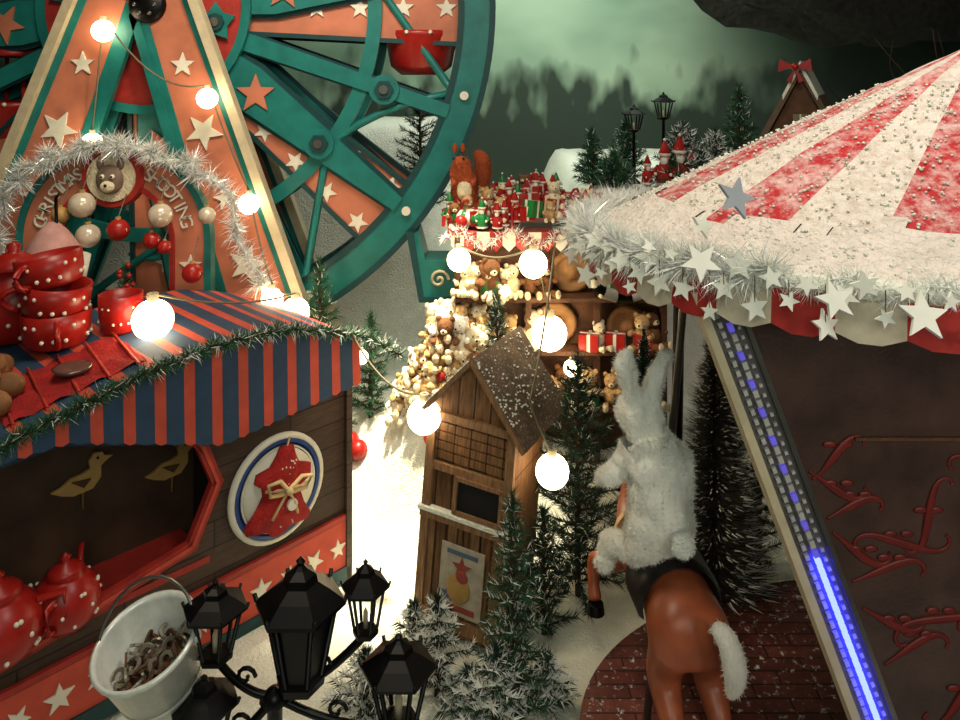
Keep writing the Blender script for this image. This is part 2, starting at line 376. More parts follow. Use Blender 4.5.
def gondola(mb,x,y,z,m,w=.45):
    mb.lathe([(0,-.5),(w*.55,-.5),(w*.85,-.38),(w,0),(w*1.03,.04),(w*1.03,.1),(w*.93,.1),(w*.9,0),(0,-.2)],m,(x,y,z),20,True)
    for k in range(4):
        a=math.pi/4+k*math.pi/2; mb.tube([(x+w*.9*math.cos(a),y+w*.9*math.sin(a),z+.05),(x+w*.8*math.cos(a),y+w*.8*math.sin(a),z+.75)],.03,m,6)
    mb.lathe([(w*.95,.72),(w*1.05,.76),(w*.6,.95),(.03,1.05),(0,1.1)],m,(x,y,z),20,True)
    for k in range(10):
        a=k*math.pi/5; mb.sph((x+w*1.03*math.cos(a),y+w*1.03*math.sin(a),z+.07),.03,WHT,8,5)
gondola(fw,-.82,10.62,5.82,RED,.5); gondola(fw,-6.5,10.62,4.85,RED,.5); gondola(fw,-4.4,10.62,2.1,TEAL)
fw.M=T(-.52,10.3,2.75)
fw.prism([(-.42,.45),(-.3,-.35),(.32,-.35),(.45,.1),(.5,.5),(.42,.5),(.36,.12),(-.2,.12),(-.3,.5)],-.3,.3,TEAL)
fw.prism([(-.45,.5),(-.28,-.42),(.36,-.42),(.36,-.35),(-.22,-.35),(-.36,.5)],-.33,.33,TEALD)
P=[(-.02+.13*(1-t/20)*math.cos(t*.5),-.32,-.12+.13*(1-t/20)*math.sin(t*.5)) for t in range(20)]; fw.tube(P,.02,CREAM,6)
fw.tube([(-.38,0,.45),(-.35,0,.95)],.03,STEEL,6)
fw.M=I4; fw.done()
sq=MB('squirrel_figure',T(-.2,9.9,3.5)@Matrix.Scale(1.15,4)); SQ=mat('squirrel_red',(150,66,30),.9,var=.2,bump=.4)
skinobj(sq,[(0,0,.12),(0,0,.35),(-.02,-.03,.5),(-.05,-.1,.62),(-.06,-.2,.6),(.12,0,.05),(.14,-.18,.03),(-.12,0,.05),(-.14,-.18,.03),(.1,-.03,.42),(.1,-.18,.36),(-.12,-.03,.42),(-.12,-.18,.36),(.1,.12,.1),(.2,.2,.3),(.22,.16,.6),(.12,.16,.72)],
 [(0,1),(1,2),(2,3),(3,4),(0,5),(5,6),(0,7),(7,8),(2,9),(9,10),(2,11),(11,12),(0,13),(13,14),(14,15),(15,16)],[.15,.13,.09,.11,.05,.08,.05,.08,.05,.04,.03,.04,.03,.06,.09,.11,.05],SQ,2,1500,.04)
sq.sph((-.02,-.02,.75),(.03,.02,.06),SQ,8,6); sq.sph((-.11,-.02,.75),(.03,.02,.06),SQ,8,6); sq.sph((-.01,-.17,.65),.015,BLK,8,6); sq.sph((-.12,-.17,.65),.015,BLK,8,6); sq.sph((0,-.1,.3),(.09,.05,.14),BEARL,10,8)
sq.done()

# ---------- left shooting gallery stall
c_,s_=.696,.717
MS=Matrix(((c_,-s_,0,-4.11),(s_,c_,0,5.26),(0,0,1,0),(0,0,0,1)))
st=MB('shooting_gallery_stall',MS)
KS=[(-.3,2.3),(.69,2.52),(1.1,2.62),(1.7,2.76),(2.3,2.84),(3.0,2.83),(3.5,2.70),(3.95,2.55)]
def topz(s):
    for i in range(len(KS)-1):
        if s<=KS[i+1][0]:
            a,b=KS[i],KS[i+1]; t=(s-a[0])/(b[0]-a[0]); return a[1]+(b[1]-a[1])*t
    return KS[-1][1]
st.prism([(2.41,1.57),(2.265,1.95),(2.265,2.5),(3.9,2.5),(3.9,0),(2.17,0),(2.17,1.08)],0,.06,DWOOD)
st.prism([(0,0),(2.17,0),(2.17,1.08),(.855,.86),(0,.84)],0,.06,DWOOD)
st.prism([(-.1,2.25),(1.1,2.33),(2.265,1.95),(2.265,2.6),(1,2.5),(-.1,2.2)],0.0,.06,NAVY)
st.box((3.87,1.0,1.25),(.06,2.0,2.5),DWOOD); st.box((1.95,1.97,1.2),(3.9,.06,2.4),DWOOD); st.box((.03,1,1.1),(.06,2,2.2),DWOOD)
st.box((1.25,.62,1.5),(2.5,.05,1.9),mat('backboard',(66,46,32),.6,var=.4,scale=3)); st.box((2.5,.35,1.3),(.04,.6,2.4),DARK)
st.box((1.2,.3,.88),(2.3,.62,.06),REDM)
fr=[(2.2,2.02),(2.265,1.95),(2.41,1.57),(2.17,1.08),(.855,.86),(0,.84)]
def strip(mb,a,b,w,y0,y1,m):
    d=Vector((b[0]-a[0],b[1]-a[1])).normalized(); nn=Vector((-d.y,d.x))*w/2; A=Vector(a)-d*w*.3;B=Vector(b)+d*w*.3
    mb.prism([tuple(A-nn),tuple(B-nn),tuple(B+nn),tuple(A+nn)],y0,y1,m)
for a,b in zip(fr[:-1],fr[1:]):
    strip(st,a,b,.10,-.05,.02,REDM); strip(st,a,b,.03,-.06,-.03,CRS)
st.prism([(0,.14),(3.88,.14),(3.88,.62),(0,.55)],-.03,0,CRS); st.prism([(0,.56),(3.88,.63),(3.88,.68),(0,.61)],-.04,0,REDM)
st.box((1.95,-.02,.07),(3.9,.06,.14),TEALD)
for i in range(13): st.star(.2+i*.295,.36,.1+.02*(i%2),-.045,-.03,WHT,rot=.3*(i%3))
st.box((3.88,-.0,1.2),(.07,.1,2.5),DWOOD)
NS=32; ds=4.1/NS
def botz(s):
    if s<1.1: return 2.42
    if s<2.41: return 2.42+(1.96-2.42)*(s-1.1)/1.31
    return 1.96+.08*(s-2.41)
for i in range(NS):
    a=-.15+i*ds; b=a+ds; m=CRS if i%2 else NAVY
    if i%2: a+=ds*.12; b-=ds*.12
    else: a-=ds*.12; b+=ds*.12
    za,zb=topz(a),topz(b)
    st.add([(a,-.14,za),(b,-.14,zb),(b,2.0,zb),(a,2.0,za),(a,-.14,za-.04),(b,-.14,zb-.04),(b,2.0,zb-.04),(a,2.0,za-.04)],[(0,1,2,3),(4,7,6,5),(0,4,5,1),(2,6,7,3),(1,5,6,2),(0,3,7,4)],m)
    mid=(a+b)/2; ba,bb=min(botz(a),za-.08),min(botz(b),zb-.08); sc=.02
    st.add([(a,-.15,za),(b,-.15,zb),(b,-.17,bb),(mid,-.17,(ba+bb)/2-sc),(a,-.17,ba),(a,-.12,za),(b,-.12,zb),(b,-.14,bb),(mid,-.14,(ba+bb)/2-sc),(a,-.14,ba)],
      [(0,4,3,2,1),(5,6,7,8,9),(0,1,6,5),(1,2,7,6),(2,3,8,7),(3,4,9,8),(4,0,5,9)],m)
    st.add([(a,2.0,za),(b,2.0,zb),(b,2.0,2.2),(a,2.0,2.2)],[(0,1,2,3)],NAVY)
st.lathe([(0,0),(.5,0),(.5,-.03),(.47,-.04),(.43,-.04)],BLUE,(3.04,-.01,1.27),40,True,'y')
st.lathe([(.52,.0),(.52,-.03),(.49,-.045),(.47,-.045),(.47,0)],WHT,(3.04,-.01,1.27),40,True,'y')
st.lathe([(.38,-.02),(.38,-.06),(0,-.06)],WHT,(3.04,-.01,1.27),40,True,'y')
st.lathe([(.405,-.03),(.405,-.05),(.39,-.05),(.39,-.03)],WHT,(3.04,-.01,1.27),40,False,'y')
st.done()
dk=MB('tin_duck_targets',MS)
for (x,z,f) in((1.46,1.72,1),(2.26,1.56,1)):
    P=[(-.26,-.02),(-.18,.0),(-.1,.05),(0,.06),(.06,.08),(.05,.15),(.09,.21),(.16,.2),(.18,.16),(.25,.14),(.19,.11),(.15,.08),(.15,-.02),(.08,-.1),(-.08,-.11),(-.18,-.07)]
    dk.prism([(x+p[0]*f,z+p[1]) for p in P],.56,.59,GOLD); dk.prism([(x-.1,z+.02),(x+.06,z),(x,z-.06)],.54,.56,BWOOD)
    dk.sph((x+.12,.555,z+.16),.012,BLK,6,5); dk.tube([(x,.575,z-.1),(x,.575,z-.25)],.012,GOLD,6)
dk.done()
go=MB('felt_gift_ornament',MS@T(3.04,-.08,1.27)@Ry(8))
pts=[(-.07,.42),(.07,.42),(.10,.34),(.16,.24),(.3,.2),(.31,.12),(.22,.06),(.2,-.02),(.27,-.16),(.36,-.27),(.33,-.34),(.12,-.36),(.05,-.42),(-.04,-.42),(-.12,-.36),(-.33,-.34),(-.36,-.27),(-.27,-.16),(-.2,-.02),(-.22,.06),(-.31,.12),(-.3,.2),(-.16,.24),(-.10,.34)]
N_=len(pts)
for (k0,y0,k1,y1) in((1,0,1,-.03),(1,-.03,.88,-.08),(.88,-.08,.5,-.11)):
    vs=[(p[0]*k0,y0,p[1]*k0) for p in pts]+[(p[0]*k1,y1,p[1]*k1) for p in pts]; go.add(vs,[(i,(i+1)%N_,(i+1)%N_+N_,i+N_) for i in range(N_)],REDF,True)
go.add([(p[0]*.5,-.11,p[1]*.5) for p in pts],[tuple(range(N_))],REDF,True)
for k in range(60):
    z=U(-.3,.3); h=.1 if z>.2 else (.15 if z>-.02 else .18-.3*(z+.02)); x=U(-h,h); go.sph((x,-.105+.05*abs(x/.3),z),.01,WHT,6,4)
for (sx,a) in((-1,.06),(1,.04)):
    go.tube([(0,-.13,.04),(sx*.12,-.16,.16),(sx*.24,-.15,.14),(sx*.2,-.14,.03),(sx*.05,-.14,.02)],.02,BURLAP,6); go.tube([(0,-.13,.04),(sx*.08,-.14,-.08),(sx*.14,-.13,-.2)],.014,BURLAP,6)
go.tube([(-.22,-.08,.06),(0,-.13,.04),(.22,-.08,.05)],.018,BURLAP,6); go.sph((0,-.15,.04),.04,BURLAP,8,6)
go.cyl((.06,-.15,-.1),.055,.03,WHT,12,'y'); go.tube([(0,-.02,.4),(.02,-.02,.5)],.01,BURLAP,6)
go.done()

def dots(mb,c,pr,m,n,size=.02):
    for k in range(n):
        r,z=pr[k%len(pr)]; a=k*2.399; mb.sph((c[0]+r*math.cos(a),c[1]+r*math.sin(a),c[2]+z),size,m,7,5)
def mug(mb,c,r,h,m=RED,handle=0):
    mb.lathe([(0,0),(r*.8,0),(r*.92,.03),(r,h*.5),(r*1.02,h),(r*.94,h),(r*.9,h*.5),(r*.7,.05),(0,.05)],m,c,24)
    dots(mb,c,[(r*.98,h*.3),(r*.99,h*.7)],WHT,20,r*.07)
    a=math.radians(handle); pts=[]
    for k in range(9):
        t=math.pi*k/8; rr=r+r*.5*math.sin(t); pts.append((c[0]+rr*math.cos(a),c[1]+rr*math.sin(a),c[2]+h*(.5+.33*math.cos(t))))
    mb.tube(pts,r*.1,m,8)
mg=MB('stacked_polka_dot_mugs'); mx0,my0,z0=-4.06,7.25,2.74
mug(mg,(mx0+.02,my0,z0),.3,.32,handle=-60); mg.M=T(mx0,my0,z0+.3)@Ry(7)@T(-mx0,-my0,-z0-.3); mug(mg,(mx0,my0,z0+.28),.3,.3,handle=-150)
mg.M=T(mx0,my0,z0+.6)@Ry(-10)@T(-mx0,-my0,-z0-.6); mug(mg,(mx0-.02,my0,z0+.56),.29,.3,handle=-100); mg.M=I4; mg.done()
mg=MB('polka_dot_mug'); mug(mg,(-3.52,7.45,2.8),.2,.36,handle=-20); mg.done()
mg=MB('polka_dot_jar'); mg.lathe([(0,0),(.3,0),(.38,.2),(.36,.5),(.25,.62),(.27,.68),(.3,.7),(.1,.82),(.05,.84),(.07,.9),(0,.94)],RED,(-4.66,7.6,2.7)); dots(mg,(-4.66,7.6,2.7),[(.38,.2),(.37,.4)],WHT,20,.022); mg.done()
mg=MB('stack_of_paper_cups'); q=(-4.72,8.4,2.78); mg.lathe([(0,0),(.28,0),(.38,.5),(.36,.5),(0,.45)],WHT,q); mg.lathe([(.31,.13),(.335,.28)],RED,q)
mg.lathe([(.33,.4),(.27,.62),(.15,.8),(.05,.9),(0,.91)],PINK,q); mg.tube([(-4.68,8.4,3.6),(-4.66,8.35,3.95),(-4.62,8.35,4.0)],.02,BLK,6); mg.done()
def teapot(name,c,r,h,sp):
    o=MB(name); o.lathe([(0,0),(r*.6,0),(r*.9,h*.15),(r,h*.35),(r*.92,h*.6),(r*.6,h*.78),(r*.5,h*.82),(r*.55,h*.85),(r*.42,h*.92),(r*.15,h),(r*.1,h*1.02),(r*.17,h*1.08),(0,h*1.15)],RED,c,28)
    dots(o,c,[(r*.93,h*.2),(r*.98,h*.4),(r*.9,h*.62)],WHT,30,r*.06)
    a=math.radians(sp); d=Vector((math.cos(a),math.sin(a),0)); C=Vector(c)
    o.tube([C+d*r*.85+Vector((0,0,h*.3)),C+d*r*1.25+Vector((0,0,h*.5)),C+d*r*1.45+Vector((0,0,h*.85))],[r*.2,r*.13,r*.08],RED,10)
    o.tube([C-d*r*.85+Vector((0,0,h*.65)),C-d*r*1.4+Vector((0,0,h*.7)),C-d*r*1.45+Vector((0,0,h*.35)),C-d*r*.9+Vector((0,0,h*.2))],r*.09,RED,8); o.done()
q=MS@Vector((1.14,.0,.9)); teapot('polka_dot_teapot',tuple(q),.26,.5,100)
q=MS@Vector((.66,-.02,.9)); teapot('polka_dot_teapot',tuple(q),.32,.58,200)
rn=MB('red_table_runner',MS); vs=[];fs=[]
for i in range(12):
    for j in range(8):
        s=.75+i*.1; y=.15+j*.12; vs.append((s+.02*math.sin(j*2),y,topz(s)+.02+.02*math.sin(i*2.1+j)))
for i in range(11):
    for j in range(7): a=i*8+j; fs.append((a,a+8,a+9,a+1))
rn.add(vs,fs,REDF,True)
for k in range(5): rn.tube([(.8+k*.24,.1,topz(.8+k*.24)+.02),(.9+k*.24,1.0,topz(.9+k*.24)+.05)],.015,mat('red_bright',(200,60,44),.7),6)
rn.lathe([(0,.04),(.12,.04),(.16,.09),(.14,.09),(0,.06)],STEEL,(1.35,.5,topz(1.35)),20); rn.done()
nt_=MB('pile_of_potatoes')
for (x,y,dz) in((.55,.55,0),(.75,.4,0),(.65,.8,0),(.9,.65,0),(.75,1.0,0),(.5,1.05,0),(.95,1.15,0),(.7,.6,.17),(.8,.85,.17)):
    nt_.M=MS@T(x,y,topz(x)+.12+dz)@Rz(U(0,180)); nt_.sph((0,0,0),(.14,.11,.11),NUT,12,8); nt_.M=I4
nt_.done()
ga=MB('pine_garland'); A=[];B=[]; pts=[]
for i in range(120):
    s=-.15+4.15*i/119; pts.append(MS@Vector((s,-.15,topz(s)+.02+.015*math.sin(i))))
p0=pts[-1]
for i in range(1,15): pts.append(p0+Vector((.028*i,-.01*i,-.012*i)))
ga.tube(pts,.02,BARK,6)
for i in range(len(pts)-1):
    for k in range(50):
        p=pts[i].lerp(pts[i+1],R()); d=Vector((U(-1,1),U(-1,1),U(-1,1))).normalized()*U(.07,.15)
        (B if R()<(.22 if i>60 else .1) else A).append((p,d,.006))
ga.needles(A,GRN); ga.needles(B,FLK); ga.done()

# ---------- arch sign
ar=MB('christmas_arch_sign',T(-4.43,9.25,3.3))
ar.ring(0,0,.72,1.14,-.05,.05,ORG,48,0,math.pi); ar.ring(0,0,1.1,1.18,-.08,.08,TEAL,48,0,math.pi); ar.ring(0,0,.68,.74,-.08,.08,REDM,48,0,math.pi)
for sx in(-1,1):
    ar.box((sx*.93,0,-1.3),(.42,.1,2.6),ORG); ar.box((sx*1.14,0,-1.3),(.08,.16,2.6),TEAL); ar.box((sx*.71,0,-1.3),(.06,.16,2.6),REDM)
    for k in range(4): ar.star(sx*.93,-.3-.55*k,.14,-.075,-.05,WHT)
ar.lathe([(0,-.08),(.36,-.08),(.38,-.04),(.38,.06),(0,.06)],REDM,(0,-.04,.78),32,False,'y'); ar.lathe([(0,-.1),(.29,-.1),(.3,-.06)],BEARL,(0,-.04,.78),32,False,'y')
SQG=mat('squirrel_grey',(120,100,84),.8)
ar.sph((0,-.16,.76),(.17,.06,.18),SQG,14,9); ar.sph((0,-.22,.68),(.09,.05,.07),BEARL,12,8); ar.sph((-.06,-.22,.8),.03,WHT,8,6); ar.sph((.06,-.22,.8),.03,WHT,8,6); ar.sph((-.06,-.245,.8),.014,BLK,8,6); ar.sph((.06,-.245,.8),.014,BLK,8,6); ar.sph((0,-.27,.7),.02,BLK,8,6)
for sx in(-1,1): ar.sph((sx*.12,-.14,.95),(.05,.03,.08),SQG,8,6)
def letters(mb,txt,r,size,a0,a1,m):
    for i,ch in enumerate(txt):
        cu=bpy.data.curves.new('t','FONT'); cu.body=ch; cu.size=size; cu.align_x='CENTER'; cu.extrude=.008
        ob=bpy.data.objects.new('t',cu); bpy.context.scene.collection.objects.link(ob)
        dg=bpy.context.evaluated_depsgraph_get(); ev=ob.evaluated_get(dg); me=ev.to_mesh()
        a=a0+(a1-a0)*i/(len(txt)-1)
        keep=mb.M.copy(); mb.M=Matrix.Rotation(math.radians(90-a),4,'Y')@T(0,-.07,r)@Rx(90)
        mb.add([tuple(v.co) for v in me.vertices],[tuple(p.vertices) for p in me.polygons],m); mb.M=keep
        ev.to_mesh_clear(); bpy.data.objects.remove(ob); bpy.data.curves.remove(cu)
letters(ar,'CHRISTMAS',.84,.22,165,118,WHT); letters(ar,'SHOOTING',.84,.22,62,15,WHT)
ar.done()
def tinsel(mb,pts,n,l,m=TINS,w=.008):
    it=[]
    for i in range(len(pts)-1):
        a,b=Vector(pts[i]),Vector(pts[i+1])
        for k in range(n):
            p=a.lerp(b,R()); d=Vector((U(-1,1),U(-1,1),U(-1,1))).normalized()*U(.4,1.1)*l; it.append((p,d,w))
    mb.needles(it,m)
ti=MB('tinsel_garland'); P=[]
for k in range(40):
    t=k/39; a=math.radians(200-185*t); P.append((-4.42+1.4*math.cos(a)+.1*math.sin(k*1.7)+.45*ss(.7,1,t),9.05,3.35+1.12*math.sin(a)-.9*ss(.82,1,t)+.07*math.sin(k*2.3)))
ti.tube(P,.02,FLK,5); tinsel(ti,P,130,.22,FLK,.006); tinsel(ti,P,45,.27,TINS,.009)
ti.done()
ba=MB('hanging_baubles')
for (x,z,rr,m) in((-4.62,3.80,.15,CREAMB),(-4.55,3.44,.14,CREAMB),(-4.2,3.51,.128,RED),(-3.34,3.01,.116,RED),(-3.71,3.68,.14,CREAMB),(-3.81,3.39,.1,RED),(-4.87,3.68,.1,GOLD),(-3.66,3.31,.08,RED),(-3.17,3.68,.1,CREAMB)):
    y=8.82
    ba.sph((x,y,z),rr,m,16,10); ba.cyl((x,y,z+rr*.93),rr*.25,rr*.25,GOLD,8); ba.tube([(x,y,z+rr*1.1),(x,9.03,z+rr*1.1+.25)],.007,WIRE,4)
    for j in range(14): a=j*2.4; ba.sph((x+rr*.85*math.cos(a),y-rr*.3,z+rr*.5*math.sin(a*1.3)),rr*.12,WHT,6,4)
ba.done()
o=conifer('christmas_tree',-4.2,9.0,2.85,.6,m=GRN,snow=.05,nb=100)
for k in range(26): t=U(.4,.95);a=U(0,6.28);o.sph((-4.2+.5*(1.05-t)*math.cos(a),9-.5*(1.05-t)*abs(math.sin(a)),.5+2.7*t),.035,RED,8,6)
o.done()
o=MB('orange_bollard'); o.lathe([(0,0),(.2,0),(.2,1.6),(.26,1.7),(.26,2.0),(.2,2.05),(0,2.1)],ORG,(-2.8,9.35,.6),16); o.lathe([(.265,1.8),(.265,1.9)],WHT,(-2.8,9.35,.6),16); o.done()

# ---------- hut (outhouse)
MH=T(-.06,7.5,0.0)@Ry(4.5)@Rz(-25)@Matrix.Scale(1.06,4)
hu=MB('wooden_outhouse',MH)
W,D,Hh,Ha=.42,.36,1.95,2.45
hu.prism([(-W,0),(W,0),(W,Hh),(0,Ha),(-W,Hh)],-D,-D+.05,WOOD)
hu.prism([(-W,0),(W,0),(W,Hh),(0,Ha),(-W,Hh)],D-.05,D,WOOD)
for sx in(-1,1): hu.box((sx*(W-.025),0,Hh/2),(.05,2*D-.1,Hh),WOOD)
LW=mat('light_trim_wood',(140,102,68),.75,var=.4,stretch=(6,6,1),bump=.4)
for sx in(-1,1): hu.box((sx*(W-.03),-D-.02,Hh/2),(.08,.05,Hh),LW)
hu.box((0,-D-.02,.12),(.8,.04,.12),LW); hu.box((0,-D-.03,1.02),(.86,.08,.07),LW); hu.box((0,-D-.03,1.06),(.9,.1,.03),SNOW); hu.box((0,-D-.02,1.45),(.8,.04,.07),LW); hu.box((0,-D-.02,1.9),(.8,.04,.07),LW)
for k in range(-3,4): hu.box((k*.11,-D-.012,.55),(.085,.02,.85),LW if k%2 else WOOD)
for k in range(5): hu.box((0,-D-.012,1.52+k*.085+.03),(.74,.018,.07),WOOD)
hu.box((.12,-D-.02,1.25),(.4,.03,.3),DARK)
for a,b in(((-.1,1.1),(-.1,1.4)),((.34,1.1),(.34,1.4)),((-.1,1.1),(.34,1.1)),((-.1,1.4),(.34,1.4))): strip(hu,a,b,.035,-D-.06,-D-.02,LW)
for sx in(-1,1):
    s2=Vector((sx*W,Hh)); a2=Vector((0,Ha)); d=(s2-a2).normalized(); e2=s2+d*.17
    nn=Vector((-d.y,d.x))*.05
    if nn.y<0: nn=-nn
    hu.prism([(0,Ha),tuple(e2),tuple(e2+nn),(0,Ha+.065)],-D-.14,D+.26,ROOFW)
    hu.prism([(0,Ha+.012),tuple(e2+nn*.1),tuple(e2+nn*.9),(0,Ha+.055)],-D-.165,-D-.14,LW)
    # fine loose snow grains
    for k in range(170):
        q_=R(); t=(R()**(.5 if q_<.4 else 1)); p=a2+d*(t*.64)+nn*1.02; y_=-D-.13+(.03*R() if q_>.8 else R()*(2*D+.37)); r=U(.004,.011); hu.sph((p.x,y_,p.y),(r*1.3,r*1.3,r),SNOW,5,3)
hu.done()
PW=mat('poster_paper',(176,166,146),.8,var=.2,scale=12); PR=mat('poster_red',(150,70,58),.8); PB=mat('poster_blue',(80,96,118),.8)
po=MB('door_poster',MH@T(.0,-D-.045,.5)); po.box((.02,0,.02),(.42,.012,.6),PW); po.star(.02,.14,.1,-.012,-.006,PR); po.star(-.1,-.12,.07,-.012,-.006,PB); po.sph((.0,-.01,-.05),(.12,.008,.13),GOLD,12,8); po.sph((.03,-.012,.06),(.06,.008,.06),PR,12,8); po.box((.02,-.008,-.22),(.3,.006,.05),PR); po.box((.02,-.008,.26),(.3,.006,.035),PB); po.done()

# ---------- toy booth
tb=MB('toy_stall')
tb.box((1.0,10.2,1.7),(2.6,1.2,3.2),BWOOD); tb.box((1.0,10.2,3.33),(2.8,1.5,.06),REDM)
for k in range(18):
    x=-.36+k*.16; m=REDM if k%2 else WHT
    tb.prism([(x,3.36),(x+.16,3.36),(x+.16,3.2),(x+.08,3.12),(x,3.2)],9.42,9.45,m)
for z in(1.2,1.9,2.55): tb.box((1.0,9.5,z),(2.6,.4,.05),BWOOD)
for x in(-.28,.6,1.45,2.28): tb.box((x,9.45,1.7),(.07,.1,3.2),BWOOD)
for (x,z) in((.95,2.2),(1.75,2.85),(1.85,2.15),(1.15,2.85)):
    tb.lathe([(0,0),(.26,0),(.27,-.05),(.22,-.08),(.18,-.04),(.1,-.04),(.09,-.08),(0,-.08)],mat('log_slice',(150,108,66),.8,var=.3),(x,9.58,z),20,True,'y')
tb.done()
def teddy(mb,p,s,m,a=0,ml=BEARL):
    k=mb.M.copy(); mb.M=T(*p)@Rz(a)@Rx(U(-15,10))@Matrix.Scale(s,4)
    mb.sph((0,0,.3),(.26,.22,.3),m,10,7); mb.sph((0,-.03,.72),.22,m,10,7); mb.sph((0,-.2,.67),(.1,.09,.08),ml,8,6); mb.sph((0,-.28,.7),.03,BLK,6,4)
    for sx in(-1,1):
        mb.sph((sx*.17,0,.9),(.08,.05,.08),m,8,5); mb.sph((sx*.28,-.12,.4),(.09,.2,.09),m,8,6); mb.sph((sx*.16,-.3,.08),(.1,.24,.1),m,8,6); mb.sph((sx*.16,-.5,.1),(.09,.06,.12),ml,8,6); mb.sph((sx*.08,-.2,.78),.025,BLK,6,4)
    mb.M=k
bp=MB('plush_toy_pile')
for k in range(70):
    a=U(0,6.28); r=.62*R()**.5; x=-.25+r*math.cos(a)*1.2; y=9.15+r*math.sin(a)*.6
    if tz(x,y)<1.15: y=9.35
    teddy(bp,(x,y,tz(x,y)-.02+.1*(k%3)),U(.34,.5),random.choice([BEAR,BEARL,BEARL,BEARD,BEAR,FUR]),U(-60,60))
for k in range(16):
    a=U(0,6.28); r=.5*R()**.5; x=-.2+r*math.cos(a); y=9.0+r*math.sin(a)*.5; bp.sph((x,y,tz(x,y)+.3),.08,random.choice([RED,RED,GBALL,CREAMB]),10,7)
bp.done()
bp=MB('toy_shelf_plushes')
for k in range(44):
    x=U(-.2,2.2); z=random.choice([1.22,1.92,2.58])
    if k%4: teddy(bp,(x,9.42,z),U(.35,.52),random.choice([BEAR,BEARD,BEARD,BEARL]),U(-40,40))
    else:
        bp.M=T(x,9.4,z+.1)@Rz(U(-30,30)); m=random.choice([RED,REDM,GBALL]); bp.box((0,0,0),(.24,.2,.2),m); bp.box((0,0,0),(.04,.205,.205),WHT); bp.box((0,0,0),(.245,.04,.205),WHT); bp.M=I4
bp.done()
ty=MB('christmas_toy_pile')
def santa(mb,p,s,m=REDF):
    k=mb.M.copy(); mb.M=T(*p)@Rz(U(-40,40))@Matrix.Scale(s,4)
    mb.lathe([(0,0),(.16,0),(.2,.08),(.16,.35),(.1,.5),(0,.52)],m,(0,0,0),12); mb.lathe([(.2,.02),(.21,.06),(.19,.1)],WHT,(0,0,0),12); mb.sph((0,0,.6),.11,PINK,10,7); mb.sph((0,-.07,.53),(.09,.06,.1),WHT,8,6)
    mb.lathe([(.12,.66),(.13,.7),(.08,.82),(.03,.95),(0,.97)],m,(0,0,0),12); mb.lathe([(.125,.64),(.14,.67),(.125,.71)],WHT,(0,0,0),12); mb.sph((0,0,.98),.035,WHT,8,6)
    for sx in(-1,1): mb.tube([(sx*.13,0,.42),(sx*.22,-.08,.3),(sx*.16,-.16,.26)],.045,m,6); mb.sph((sx*.16,-.17,.26),.04,WHT,6,5); mb.cyl((sx*.07,-.02,-.06),.06,.08,BLK,8)
    mb.M=k
for k in range(120):
    x=U(-.4,1.6); y=U(9.5,10.2); z=3.36+.36*max(0,1-abs(x-.65)/1.1)*ss(9.4,9.9,y); c=k%7
    if c in(0,1): santa(ty,(x,y,z),U(.25,.45),random.choice([REDF,REDF,REDF,GBALL,REDF]))
    elif c==2: teddy(ty,(x,y,z),U(.26,.4),random.choice([BEARL,BEAR,BEARD]),U(-60,60))
    elif c==3: ty.sph((x,y,z+.1),U(.05,.1),random.choice([RED,GBALL,RED,CREAMB,RED]),12,8)
    elif c in(4,6):
        ty.M=T(x,y,z+.08)@Rz(U(0,90))@Ry(U(-20,20))@Matrix.Scale(U(.6,1.05),4); m=random.choice([REDM,RED,RED,GBALL]); ty.box((0,0,0),(.26,.22,.22),m); ty.box((0,0,0),(.04,.225,.225),WHT); ty.box((0,0,0),(.265,.04,.225),WHT); ty.M=I4
    else: ty.tube([(x,y,z),(x,y,z+.25),(x+.03,y,z+.3),(x+.07,y,z+.31),(x+.09,y,z+.27)],.02,random.choice([RED,WHT,RED]),8)
ty.M=T(.0,9.6,3.42)@Rz(-15)
for k in range(7): ty.lathe([(.09,0),(.1,.03),(.09,.06)],WHT if k%2 else GBALL,(-.35+.06*k,0,.08),12,True,'x')
ty.M=I4; ty.done()
ti=MB('tinsel_garland'); P=[(-.45+2.8*k/24,9.36,3.3+.1*math.sin(k*1.1)) for k in range(25)]
tinsel(ti,P,60,.13,FLK,.005); tinsel(ti,P,22,.14,RED,.01); ti.done()
o=conifer('pine_sprig',.2,9.15,1.5,.28,m=GRN2,snow=.1,nb=60); o.done()
o=MB('striped_plush_scarf'); P=[(1.75+.36*math.cos(a*.5),9.3,2.8+.2*math.sin(a*.5)) for a in range(0,13)]
for i in range(12): o.tube([P[i],P[i+1]],.08,BLK if i%2 else WHT,10)
o.done()

